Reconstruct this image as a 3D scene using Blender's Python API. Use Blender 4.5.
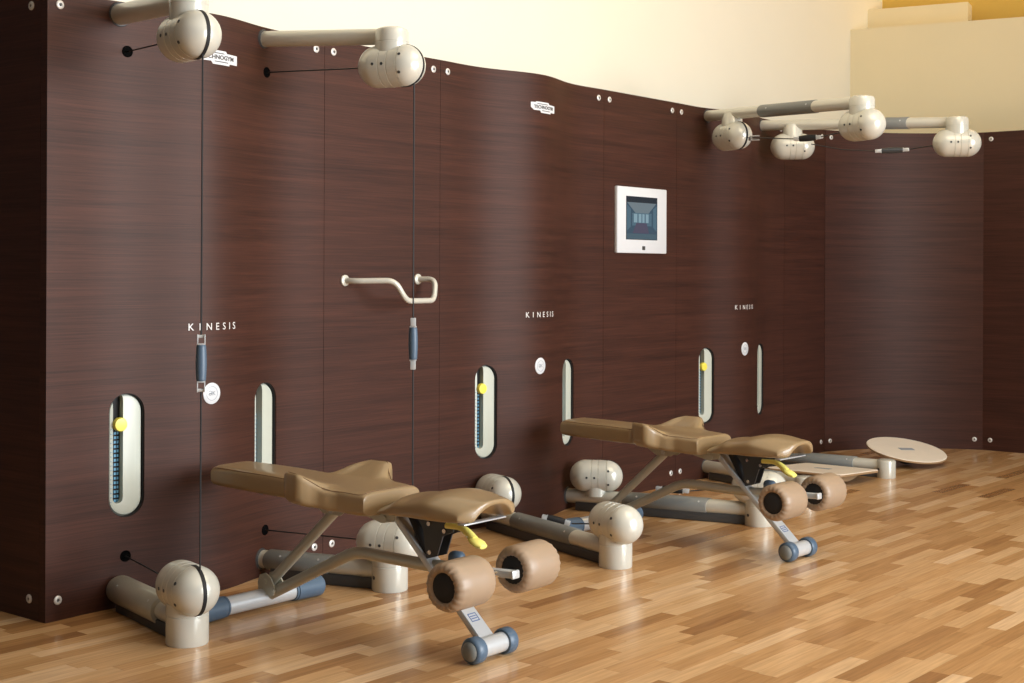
import bpy, bmesh, math, random
from mathutils import Vector, Matrix
import mathutils
random.seed(7)
PI = math.pi
scene = bpy.context.scene
for o in list(bpy.data.objects):
    bpy.data.objects.remove(o, do_unlink=True)
C = scene.collection

# ------------------------------------------------------------------ camera, world, lights
CAM_H = 1.28314
cam = bpy.data.cameras.new('camera')
cam.sensor_width = 36.0
cam.lens = 1400.0 / 1024.0 * 36.0
cam.shift_y = -70.5 / 1024.0
cam.clip_end = 100
camo = bpy.data.objects.new('camera', cam)
C.objects.link(camo)
camo.location = (0, 0, CAM_H)
camo.rotation_euler = (PI / 2, -0.0038, 0)
scene.camera = camo

scene.view_settings.view_transform = 'Standard'
scene.view_settings.look = 'None'
scene.view_settings.gamma = 1.0
scene.view_settings.use_curve_mapping = False
scene.view_settings.exposure = 0.0

w = bpy.data.worlds.new('room_air')
scene.world = w
w.use_nodes = True
bg = w.node_tree.nodes['Background']
bg.inputs['Color'].default_value = (0.80, 0.84, 1.0, 1)
bg.inputs['Strength'].default_value = 0.035


def area(name, loc, target, sx, sy, power, col):
    l = bpy.data.lights.new(name, 'AREA')
    l.shape = 'RECTANGLE'
    l.size = sx
    l.size_y = sy
    l.energy = power
    l.color = col
    o = bpy.data.objects.new(name, l)
    C.objects.link(o)
    o.location = loc
    d = Vector(target) - Vector(loc)
    o.rotation_euler = d.to_track_quat('-Z', 'Y').to_euler()
    return o


# daylight through the tall windows along the right side of the hall
area('window_daylight_right', (6.9, 1.2, 2.1), (0.0, 1.2, 1.6), 5.4, 3.4, 1150, (0.90, 0.95, 1.0))
# warm ceiling lamps and the cove lamps in the deeper part of the hall
area('ceiling_lamp', (2.6, 5.0, 4.7), (2.2, 6.2, 0), 2.5, 2.5, 70, (1.0, 0.86, 0.62))
area('cove_lamp', (4.55, 10.95, 4.9), (4.6, 11.1, 3.4), 2.6, 0.25, 20, (1.0, 0.76, 0.36))

# ------------------------------------------------------------------ plan of the panelled wall
TH = 0.89882
X0, Y0 = -1.68646, 5.06988
T = Vector((math.cos(TH), math.sin(TH)))
N = Vector((T.y, -T.x))
A1, A2 = 0.08571, -0.03483
W, P = 1.38144, 0.76738
S = W + P
HT = 2.30
SO, HO = 0.3469, 0.34937


def wave(u):
    s = u % S
    if s >= W:
        return 0.0
    return A1 * (1 - math.cos(2 * PI * s / W)) / 2 + A2 * (1 - math.cos(4 * PI * s / W)) / 2


def wpt(u, off=0.0, fn=wave):
    """point of the front face at distance u along the wall, moved off along the local normal"""
    e = 1e-3
    p = Vector((X0, Y0)) + T * u + N * fn(u)
    a = Vector((X0, Y0)) + T * (u - e) + N * fn(u - e)
    b = Vector((X0, Y0)) + T * (u + e) + N * fn(u + e)
    t = (b - a).normalized()
    n = Vector((t.y, -t.x))
    return p + n * off, t, n


# ------------------------------------------------------------------ materials
def mat(name, col, rough=0.5, metal=0.0, spec=0.5, coat=0.0, noise=0.0, nscale=30.0, bump=0.0):
    m = bpy.data.materials.new(name)
    m.use_nodes = True
    nt = m.node_tree
    b = nt.nodes['Principled BSDF']
    b.inputs['Base Color'].default_value = (*col, 1)
    b.inputs['Roughness'].default_value = rough
    b.inputs['Metallic'].default_value = metal
    b.inputs['Specular IOR Level'].default_value = spec
    b.inputs['Coat Weight'].default_value = coat
    if noise or bump:
        tc = nt.nodes.new('ShaderNodeTexCoord')
        nz = nt.nodes.new('ShaderNodeTexNoise')
        nz.inputs['Scale'].default_value = nscale
        nz.inputs['Detail'].default_value = 4
        nt.links.new(tc.outputs['Object'], nz.inputs['Vector'])
        if noise:
            mx = nt.nodes.new('ShaderNodeMix')
            mx.data_type = 'RGBA'
            mx.inputs[6].default_value = (*[c * (1 - noise) for c in col], 1)
            mx.inputs[7].default_value = (*[min(1, c * (1 + noise)) for c in col], 1)
            nt.links.new(nz.outputs['Fac'], mx.inputs[0])
            nt.links.new(mx.outputs[2], b.inputs['Base Color'])
        if bump:
            bp = nt.nodes.new('ShaderNodeBump')
            bp.inputs['Strength'].default_value = bump
            bp.inputs['Distance'].default_value = 0.002
            nt.links.new(nz.outputs['Fac'], bp.inputs['Height'])
            nt.links.new(bp.outputs['Normal'], b.inputs['Normal'])
    return m


def mapped(nt, rotz, scale):
    g = nt.nodes.new('ShaderNodeNewGeometry')
    r = nt.nodes.new('ShaderNodeVectorRotate')
    r.rotation_type = 'Z_AXIS'
    r.inputs['Angle'].default_value = -rotz
    nt.links.new(g.outputs['Position'], r.inputs['Vector'])
    m = nt.nodes.new('ShaderNodeMapping')
    m.inputs['Scale'].default_value = scale
    nt.links.new(r.outputs['Vector'], m.inputs['Vector'])
    return m


def wenge(name, rotz, rough=0.56):
    """dark horizontal-grained veneer"""
    m = bpy.data.materials.new(name)
    m.use_nodes = True
    nt = m.node_tree
    b = nt.nodes['Principled BSDF']
    m1 = mapped(nt, rotz, (3.2, 3.2, 240))
    n1 = nt.nodes.new('ShaderNodeTexNoise')
    n1.inputs['Scale'].default_value = 1.0
    n1.inputs['Detail'].default_value = 5
    n1.inputs['Roughness'].default_value = 0.65
    nt.links.new(m1.outputs[0], n1.inputs['Vector'])
    m2 = mapped(nt, rotz, (1.0, 1.0, 30))
    n2 = nt.nodes.new('ShaderNodeTexNoise')
    n2.inputs['Scale'].default_value = 1.0
    n2.inputs['Detail'].default_value = 3
    nt.links.new(m2.outputs[0], n2.inputs['Vector'])
    ad = nt.nodes.new('ShaderNodeMath')
    ad.operation = 'MULTIPLY_ADD'
    ad.inputs[1].default_value = 0.35
    nt.links.new(n2.outputs['Fac'], ad.inputs[0])
    mu = nt.nodes.new('ShaderNodeMath')
    mu.operation = 'MULTIPLY'
    mu.inputs[1].default_value = 0.65
    nt.links.new(n1.outputs['Fac'], mu.inputs[0])
    nt.links.new(mu.outputs[0], ad.inputs[2])
    cr = nt.nodes.new('ShaderNodeValToRGB')
    e = cr.color_ramp.elements
    e[0].position = 0.32
    e[0].color = (0.019, 0.0060, 0.0039, 1)
    e[1].position = 0.68
    e[1].color = (0.068, 0.0225, 0.0138, 1)
    nt.links.new(ad.outputs[0], cr.inputs['Fac'])
    nt.links.new(cr.outputs['Color'], b.inputs['Base Color'])
    b.inputs['Roughness'].default_value = rough
    b.inputs['Specular IOR Level'].default_value = 0.38
    b.inputs['Specular Tint'].default_value = (1.0, 0.86, 0.80, 1)
    bp = nt.nodes.new('ShaderNodeBump')
    bp.inputs['Strength'].default_value = 0.12
    bp.inputs['Distance'].default_value = 0.001
    nt.links.new(n1.outputs['Fac'], bp.inputs['Height'])
    nt.links.new(bp.outputs['Normal'], b.inputs['Normal'])
    return m


def parquet():
    m = bpy.data.materials.new('strip_parquet')
    m.use_nodes = True
    nt = m.node_tree
    L = nt.links
    b = nt.nodes['Principled BSDF']

    def math_(op, a, bb=None):
        n = nt.nodes.new('ShaderNodeMath')
        n.operation = op
        for i, v in enumerate((a, bb)):
            if v is None:
                continue
            if isinstance(v, (int, float)):
                n.inputs[i].default_value = v
            else:
                L.new(v, n.inputs[i])
        return n.outputs[0]

    mp = mapped(nt, TH - 0.02, (1, 1, 1))
    sp = nt.nodes.new('ShaderNodeSeparateXYZ')
    L.new(mp.outputs[0], sp.inputs[0])
    rowf = math_('DIVIDE', sp.outputs['Y'], 0.068)
    row = math_('FLOOR', rowf)
    wn = nt.nodes.new('ShaderNodeTexWhiteNoise')
    wn.noise_dimensions = '1D'
    L.new(row, wn.inputs['W'])
    colf = math_('ADD', math_('DIVIDE', sp.outputs['X'], 0.43), math_('MULTIPLY', wn.outputs['Value'], 13.7))
    col = math_('FLOOR', colf)
    cb = nt.nodes.new('ShaderNodeCombineXYZ')
    L.new(row, cb.inputs[0])
    L.new(col, cb.inputs[1])
    w2 = nt.nodes.new('ShaderNodeTexWhiteNoise')
    w2.noise_dimensions = '2D'
    L.new(cb.outputs[0], w2.inputs['Vector'])
    cr = nt.nodes.new('ShaderNodeValToRGB')
    el = cr.color_ramp.elements
    el[0].position = 0.0
    el[0].color = (0.32, 0.156, 0.058, 1)
    el[1].position = 1.0
    el[1].color = (0.74, 0.50, 0.285, 1)
    for pos, c in ((0.12, (0.45, 0.242, 0.096, 1)), (0.5, (0.57, 0.33, 0.145, 1)), (0.8, (0.64, 0.40, 0.195, 1))):
        x = el.new(pos)
        x.color = c
    L.new(w2.outputs['Value'], cr.inputs['Fac'])
    # long grain inside each strip
    g = mapped(nt, TH - 0.02, (5, 90, 1))
    va = nt.nodes.new('ShaderNodeVectorMath')
    va.operation = 'ADD'
    L.new(g.outputs[0], va.inputs[0])
    sc = nt.nodes.new('ShaderNodeVectorMath')
    sc.operation = 'SCALE'
    sc.inputs['Scale'].default_value = 37.0
    L.new(w2.outputs['Color'], sc.inputs[0])
    L.new(sc.outputs[0], va.inputs[1])
    nz = nt.nodes.new('ShaderNodeTexNoise')
    nz.inputs['Scale'].default_value = 1.0
    nz.inputs['Detail'].default_value = 4
    L.new(va.outputs[0], nz.inputs['Vector'])
    mr = nt.nodes.new('ShaderNodeMapRange')
    mr.inputs['From Min'].default_value = 0.3
    mr.inputs['From Max'].default_value = 0.7
    mr.inputs['To Min'].default_value = 0.84
    mr.inputs['To Max'].default_value = 1.12
    L.new(nz.outputs['Fac'], mr.inputs['Value'])
    # thin dark joints
    fy = math_('FRACT', rowf)
    fx = math_('FRACT', colf)
    jy = math_('MINIMUM', math_('GREATER_THAN', fy, 0.02), math_('GREATER_THAN', fx, 0.005))
    jm = math_('ADD', math_('MULTIPLY', jy, 0.22), 0.78)
    f = math_('MULTIPLY', mr.outputs[0], jm)
    vm = nt.nodes.new('ShaderNodeVectorMath')
    vm.operation = 'SCALE'
    L.new(cr.outputs['Color'], vm.inputs[0])
    L.new(f, vm.inputs['Scale'])
    L.new(vm.outputs[0], b.inputs['Base Color'])
    b.inputs['Roughness'].default_value = 0.21
    b.inputs['Specular IOR Level'].default_value = 0.5
    return m


M = {}
M['panel'] = wenge('wenge_veneer', TH)
M['panel_side'] = wenge('wenge_veneer_side', TH - PI / 2)
M['panel_corner'] = wenge('wenge_veneer_corner', math.radians(6.5))
M['floor'] = parquet()
M['cream'] = mat('cream_wall_paint', (0.87, 0.81, 0.65), 0.8, noise=0.02, nscale=3)
M['yellow'] = mat('yellow_wall_paint', (0.84, 0.72, 0.46), 0.8, noise=0.02, nscale=3)
M['gold'] = mat('gold_wall_paint', (0.72, 0.47, 0.10), 0.8, noise=0.02, nscale=3)
M['ceiling'] = mat('white_ceiling_paint', (0.8, 0.76, 0.68), 0.9, noise=0.02, nscale=3)
M['silver'] = mat('champagne_lacquer', (0.62, 0.615, 0.54), 0.26, 0.15, noise=0.03, nscale=18)
M['tube'] = mat('champagne_tube_lacquer', (0.64, 0.63, 0.55), 0.30, 0.15, noise=0.03, nscale=14)
M['bench_metal'] = mat('warm_grey_lacquer', (0.47, 0.46, 0.385), 0.34, 0.3, noise=0.03, nscale=18)
M['alu'] = mat('pale_silver_lacquer', (0.56, 0.58, 0.585), 0.3, 0.3, noise=0.03, nscale=18)
M['sleeve'] = mat('grey_rubber_sleeve', (0.20, 0.21, 0.20), 0.42, noise=0.06, nscale=40)
M['blue_rubber'] = mat('blue_grey_rubber', (0.075, 0.12, 0.175), 0.42, noise=0.06, nscale=40)
M['plinth'] = mat('dark_grey_plastic', (0.05, 0.05, 0.05), 0.5, noise=0.05, nscale=20)
M['black'] = mat('black_plastic', (0.006, 0.006, 0.007), 0.7, noise=0.05, nscale=40)
M['void'] = mat('dark_cable_hole', (0.002, 0.002, 0.002), 0.9, spec=0.05, noise=0.05, nscale=60)
M['foam'] = mat('black_foam', (0.012, 0.012, 0.014), 0.8, noise=0.2, nscale=200, bump=0.4)
M['leather'] = mat('tan_leather', (0.30, 0.208, 0.108), 0.36, noise=0.06, nscale=12, bump=0.06, coat=0.25)
M['leather_pale'] = mat('pale_tan_leather', (0.33, 0.235, 0.155), 0.45, noise=0.05, nscale=14, bump=0.1)
M['thread'] = mat('brown_seam_thread', (0.17, 0.095, 0.045), 0.7, noise=0.1, nscale=60)
M['chrome'] = mat('chrome', (0.75, 0.75, 0.75), 0.14, 1.0, noise=0.02, nscale=30)
M['white'] = mat('white_plastic', (0.68, 0.70, 0.72), 0.35, noise=0.02, nscale=30)
M['bolt'] = mat('pale_bolt_metal', (0.70, 0.69, 0.66), 0.35, 0.3, noise=0.03, nscale=60)
M['yellow_plastic'] = mat('yellow_plastic', (0.84, 0.74, 0.10), 0.35, noise=0.03, nscale=40)
M['lever_yellow'] = mat('pale_yellow_plastic', (0.88, 0.80, 0.20), 0.35, noise=0.03, nscale=40)
M['slotplate'] = mat('pale_green_silver_lacquer', (0.54, 0.57, 0.49), 0.36, 0.0, noise=0.02, nscale=20)
M['scale_blue'] = mat('blue_scale_print', (0.10, 0.30, 0.46), 0.5, noise=0.05, nscale=60)
M['scale_grey'] = mat('grey_scale_print', (0.30, 0.40, 0.46), 0.5, noise=0.05, nscale=60)
M['cable'] = mat('black_cable', (0.012, 0.012, 0.013), 0.5, noise=0.05, nscale=60)
M['wood'] = mat('pale_birch_plywood', (0.90, 0.80, 0.66), 0.42, noise=0.07, nscale=9)
M['wood_edge'] = mat('plywood_edge', (0.36, 0.23, 0.12), 0.5, noise=0.12, nscale=40)
M['print'] = mat('dark_print', (0.05, 0.045, 0.04), 0.6, noise=0.05, nscale=60)
M['blue_print'] = mat('blue_print', (0.07, 0.13, 0.30), 0.5, noise=0.05, nscale=60)
M['letter'] = mat('pale_lettering', (0.80, 0.78, 0.76), 0.4, noise=0.02, nscale=60)
M['grey_print'] = mat('grey_print', (0.33, 0.36, 0.40), 0.5, noise=0.05, nscale=60)
M['bracket'] = mat('dark_steel', (0.055, 0.06, 0.066), 0.4, 0.4, noise=0.05, nscale=40)


# ------------------------------------------------------------------ mesh helpers (all in world or in the thing's own frame)
def mesh_obj(name, bm, mats, parent=None, frame=None, smooth=True, ang=40):
    """ONE mesh object. frame: matrix taking the bmesh coordinates into the parent's own frame."""
    if frame is not None:
        bmesh.ops.transform(bm, matrix=frame, verts=bm.verts)
    bmesh.ops.recalc_face_normals(bm, faces=bm.faces)
    me = bpy.data.meshes.new(name)
    bm.to_mesh(me)
    bm.free()
    if not isinstance(mats, (list, tuple)):
        mats = [mats]
    for m in mats:
        me.materials.append(m)
    if smooth:
        for p in me.polygons:
            p.use_smooth = True
        me.set_sharp_from_angle(angle=math.radians(ang))
    o = bpy.data.objects.new(name, me)
    C.objects.link(o)
    if parent is not None:
        o.parent = parent
    return o


def thing(name, label, cat, loc=(0, 0, 0), rotz=0.0, group=None):
    o = bpy.data.objects.new(name, None)
    C.objects.link(o)
    o.empty_display_size = 0.1
    o.location = loc
    o.rotation_euler = (0, 0, rotz)
    o['label'] = label
    o['category'] = cat
    o['kind'] = 'thing'
    if group:
        o['group'] = group
    return o


def inv(root):
    return (Matrix.Translation(root.location) @ Matrix.Rotation(root.rotation_euler.z, 4, 'Z')).inverted()


def struct(name, bm, m, smooth=False):
    o = mesh_obj(name, bm, m, None, None, smooth)
    o['kind'] = 'structure'
    return o


def add_box(bm, cx, cy, cz, sx, sy, sz, M4=None, bev=0.0, mi=0):
    r = bmesh.ops.create_cube(bm, size=1.0)
    vs = r['verts']
    bmesh.ops.scale(bm, vec=(sx, sy, sz), verts=vs)
    if bev > 0:
        es = list({e for v in vs for e in v.link_edges})
        rb = bmesh.ops.bevel(bm, geom=es, offset=bev, segments=2, affect='EDGES', profile=0.5)
        vs = list({v for f in rb['faces'] for v in f.verts} | {v for v in vs if v.is_valid})
        vs = [v for v in vs if v.is_valid]
    mt = Matrix.Translation((cx, cy, cz))
    if M4 is not None:
        mt = M4 @ mt
    bmesh.ops.transform(bm, matrix=mt, verts=vs)
    if mi:
        for f in {f for v in vs for f in v.link_faces}:
            f.material_index = mi
    return vs


def basis(x, up=Vector((0, 0, 1)), o=Vector((0, 0, 0))):
    """matrix whose local X is along x, Z as near as possible to up"""
    x = Vector(x).normalized()
    if abs(x.dot(up)) > 0.999:
        up = Vector((1, 0, 0))
    y = up.cross(x).normalized()
    z = x.cross(y)
    m = Matrix((x, y, z)).transposed().to_4x4()
    m.translation = Vector(o)
    return m


def add_lathe(bm, prof, M4, seg=32, mi=0, mod=None):
    """prof: (x along axis, radius); axis is local X of M4"""
    rings = []
    for x, r in prof:
        if r < 1e-6:
            rings.append([bm.verts.new(M4 @ Vector((x, 0, 0)))])
        else:
            ring = []
            for k in range(seg):
                a = 2 * PI * k / seg
                rr = r
                xx = x
                if mod:
                    xx, rr = mod(x, r, a)
                ring.append(bm.verts.new(M4 @ Vector((xx, rr * math.cos(a), rr * math.sin(a)))))
            rings.append(ring)
    for i in range(len(rings) - 1):
        a, b = rings[i], rings[i + 1]
        if len(a) == 1 and len(b) == 1:
            continue
        for k in range(seg):
            k2 = (k + 1) % seg
            if len(a) == 1:
                f = bm.faces.new((a[0], b[k], b[k2]))
            elif len(b) == 1:
                f = bm.faces.new((a[k], b[0], a[k2]))
            else:
                f = bm.faces.new((a[k], b[k], b[k2], a[k2]))
            f.material_index = mi


def smooth_path(pts, rad, n=6):
    """round the corners of a polyline"""
    pts = [Vector(p) for p in pts]
    out = [pts[0]]
    for i in range(1, len(pts) - 1):
        p, a, b = pts[i], pts[i - 1], pts[i + 1]
        da, db = (a - p), (b - p)
        r = min(rad, da.length * 0.49, db.length * 0.49)
        s, e = p + da.normalized() * r, p + db.normalized() * r
        for k in range(n + 1):
            t = k / n
            out.append(s * (1 - t) ** 2 + p * 2 * t * (1 - t) + e * t * t)
    out.append(pts[-1])
    return out


def add_tube(bm, pts, r, seg=16, caps=True, closed=False, mi=0):
    pts = [Vector(p) for p in pts]
    rs = r if isinstance(r, (list, tuple)) else [r] * len(pts)
    n = len(pts)
    rings = []
    up = None
    for i, p in enumerate(pts):
        if closed:
            d = pts[(i + 1) % n] - pts[i - 1]
        else:
            d = pts[min(i + 1, n - 1)] - pts[max(i - 1, 0)]
        d.normalize()
        if up is None:
            up = Vector((0, 0, 1)) if abs(d.z) < 0.9 else Vector((1, 0, 0))
        up = (up - d * up.dot(d)).normalized()
        s = d.cross(up)
        rings.append([bm.verts.new(p + (up * math.cos(2 * PI * k / seg) + s * math.sin(2 * PI * k / seg)) * rs[i]) for k in range(seg)])
    m = n if closed else n - 1
    for i in range(m):
        a, b = rings[i], rings[(i + 1) % n]
        for k in range(seg):
            f = bm.faces.new((a[k], a[(k + 1) % seg], b[(k + 1) % seg], b[k]))
            f.material_index = mi
    if caps and not closed:
        bm.faces.new(list(reversed(rings[0]))).material_index = mi
        bm.faces.new(rings[-1]).material_index = mi


def add_prism(bm, outline, z0, z1, M4=None, mi=0, bev=0.0):
    """outline in local XY, extruded from z0 to z1"""
    M4 = M4 or Matrix()
    if bev > 0:
        n = len(outline)
        cx = sum(p[0] for p in outline) / n
        cy = sum(p[1] for p in outline) / n
        ins = []
        for i in range(n):
            a, b, c = Vector(outline[i - 1]), Vector(outline[i]), Vector(outline[(i + 1) % n])
            t = ((b - a).normalized() + (c - b).normalized())
            t = t.normalized() if t.length > 1e-6 else (c - b).normalized()
            nn = Vector((-t.y, t.x))
            if nn.dot(Vector((cx, cy)) - b) < 0:
                nn = -nn
            ins.append(b + nn * bev)
        layers = [(ins, z0), (outline, z0 + bev), (outline, z1 - bev), (ins, z1)]
    else:
        layers = [(outline, z0), (outline, z1)]
    rings = [[bm.verts.new(M4 @ Vector((p[0], p[1], z))) for p in o] for o, z in layers]
    k = len(outline)
    fs = [bm.faces.new(list(reversed(rings[0]))), bm.faces.new(rings[-1])]
    for a, b in zip(rings, rings[1:]):
        for i in range(k):
            fs.append(bm.faces.new((a[i], a[(i + 1) % k], b[(i + 1) % k], b[i])))
    for f in fs:
        f.material_index = mi


def capsule2d(w_, h_, n=14):
    """vertical stadium outline, width w_, height h_"""
    r = w_ / 2
    o = []
    for k in range(n + 1):
        a = PI * k / n
        o.append((r * math.cos(a), h_ / 2 - r + r * math.sin(a)))
    for k in range(n + 1):
        a = PI + PI * k / n
        o.append((r * math.cos(a), -h_ / 2 + r + r * math.sin(a)))
    return o


def circle2d(r, n=28):
    return [(r * math.cos(2 * PI * k / n), r * math.sin(2 * PI * k / n)) for k in range(n)]


def boolean_cut(o, cutter):
    md = o.modifiers.new('cut', 'BOOLEAN')
    md.operation = 'DIFFERENCE'
    md.solver = 'EXACT'
    md.object = cutter
    dg = bpy.context.evaluated_depsgraph_get()
    dg.update()
    me = bpy.data.meshes.new_from_object(o.evaluated_get(dg))
    o.modifiers.clear()
    old = o.data
    o.data = me
    bpy.data.meshes.remove(old)
    for p in me.polygons:
        p.use_smooth = True
    me.set_sharp_from_angle(angle=math.radians(25))
    bpy.data.objects.remove(cutter, do_unlink=True)


def text_bm(body, size, spacing=1.0, bold=0.0, depth=0.0008, align='CENTER'):
    cu = bpy.data.curves.new('t', 'FONT')
    cu.body = body
    cu.size = size
    cu.space_character = spacing
    cu.align_x = align
    cu.align_y = 'CENTER'
    cu.offset = bold
    cu.extrude = depth
    cu.resolution_u = 3
    o = bpy.data.objects.new('t', cu)
    C.objects.link(o)
    dg = bpy.context.evaluated_depsgraph_get()
    dg.update()
    me = bpy.data.meshes.new_from_object(o.evaluated_get(dg))
    bm = bmesh.new()
    bm.from_mesh(me)
    bpy.data.objects.remove(o, do_unlink=True)
    bpy.data.curves.remove(cu)
    bpy.data.meshes.remove(me)
    return bm


def wrap(bm, u0, z0, off):
    """flat (x right, y up, z out) artwork bent on to the wavy panel face"""
    for v in bm.verts:
        p, t, n = wpt(u0 + v.co.x, off + v.co.z)
        v.co = Vector((p.x, p.y, z0 + v.co.y))


# ------------------------------------------------------------------ the setting
bm = bmesh.new()
add_box(bm, 2.0, 6.0, -0.05, 18, 24, 0.1)
struct('floor', bm, M['floor'])

wl0 = Vector((X0, Y0)) - N * 0.45
Lang = TH


def wall_box(bm, p0, ang, length, thick, z0, z1, side=1):
    """a wall slab from p0 along ang; the thickness lies on the left (side=1) of the direction"""
    d = Vector((math.cos(ang), math.sin(ang)))
    nl = Vector((-d.y, d.x)) * side
    a, b = Vector(p0), Vector(p0) + d * length
    vs = [a, b, b + nl * thick, a + nl * thick]
    lo = [bm.verts.new((v.x, v.y, z0)) for v in vs]
    hi = [bm.verts.new((v.x, v.y, z1)) for v in vs]
    bm.faces.new(lo)
    bm.faces.new(hi)
    for i in range(4):
        bm.faces.new((lo[i], lo[(i + 1) % 4], hi[(i + 1) % 4], hi[i]))


bm = bmesh.new()
wall_box(bm, wl0 + T * 0.06, TH, 13.0, 0.2, 0, 6.0)
struct('wall_left', bm, M['cream'])
cu = 7.67
CR = wl0 + T * cu                      # corner of the tall left wall and the low wall behind the right panels
RA = math.radians(-27)
bm = bmesh.new()
wall_box(bm, CR, RA, 7.0, 0.3, 0, 3.25)
struct('wall_right', bm, M['yellow'])
FARP = wl0 + T * (cu + 0.62)
bm = bmesh.new()
wall_box(bm, FARP, RA, 9.0, 0.2, 0, 6.0)
struct('wall_back', bm, M['gold'])
bm = bmesh.new()
add_box(bm, 2.0, 6.0, 6.05, 18, 24, 0.1)
struct('ceiling', bm, M['ceiling'])
# dark side wall of the passage left of the panels
bm = bmesh.new()
wall_box(bm, (-5.2, -1.0), PI / 2, 13.0, 0.2, 0, 6.0)
struct('wall_side', bm, M['plinth'])
# boxed-in duct on the far wall, seen above the low wall
dR = Vector((math.cos(RA), math.sin(RA)))
bm = bmesh.new()
p = CR + T * 0.33
wall_box(bm, p, RA, 0.80, 0.2, 0.0, 3.46)
struct('trim_1', bm, M['yellow'])

# ------------------------------------------------------------------ the panelled training wall
PT = 0.04
ORD = ['left', 'middle', 'far']


def make_panel(u0, u1, nseg, mtl, root, fn=wave):
    bm = bmesh.new()
    fr, bk = [], []
    for k in range(nseg + 1):
        u = u0 + (u1 - u0) * k / nseg
        p, t, n = wpt(u, 0, fn)
        q = p - n * PT
        fr.append((bm.verts.new((p.x, p.y, 0.0)), bm.verts.new((p.x, p.y, HT))))
        bk.append((bm.verts.new((q.x, q.y, 0.0)), bm.verts.new((q.x, q.y, HT))))
    for k in range(nseg):
        bm.faces.new((fr[k][0], fr[k + 1][0], fr[k + 1][1], fr[k][1]))
        bm.faces.new((bk[k][0], bk[k][1], bk[k + 1][1], bk[k + 1][0]))
        bm.faces.new((fr[k][1], fr[k + 1][1], bk[k + 1][1], bk[k][1]))
        bm.faces.new((fr[k][0], bk[k][0], bk[k + 1][0], fr[k + 1][0]))
    bm.faces.new((fr[0][0], fr[0][1], bk[0][1], bk[0][0]))
    bm.faces.new((fr[-1][0], bk[-1][0], bk[-1][1], fr[-1][1]))
    o = mesh_obj('board', bm, mtl, root, inv(root), ang=25)
    return o


def surf_frame(p, n, z, root, t=None):
    """matrix: local x along the wall (right), local y up, local z out of the wall, in the root's frame"""
    n3 = Vector((n.x, n.y, 0))
    up = Vector((0, 0, 1))
    x = up.cross(n3)
    m = Matrix((x, up, n3)).transposed().to_4x4()
    m.translation = Vector((p.x, p.y, z))
    return inv(root) @ m


def add_bolt(root, p, n, z, r=0.0165):
    F = surf_frame(p, n, z, root) @ Matrix.Rotation(-PI / 2, 4, 'Y')   # local X -> out of the wall
    bm = bmesh.new()
    add_lathe(bm, [(0, r), (0.003, r), (0.0055, r * 0.82), (0.006, r * 0.5), (0.006, r * 0.42), (0.002, r * 0.40), (0.002, 0)], F, 20)
    o = mesh_obj('bolt', bm, M['bolt'], root)
    bm = bmesh.new()
    add_lathe(bm, [(0.0022, r * 0.36), (0.0035, r * 0.33), (0.0035, 0)], F, 6)
    mesh_obj('hex_socket', bm, M['plinth'], o)
    return o


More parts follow.
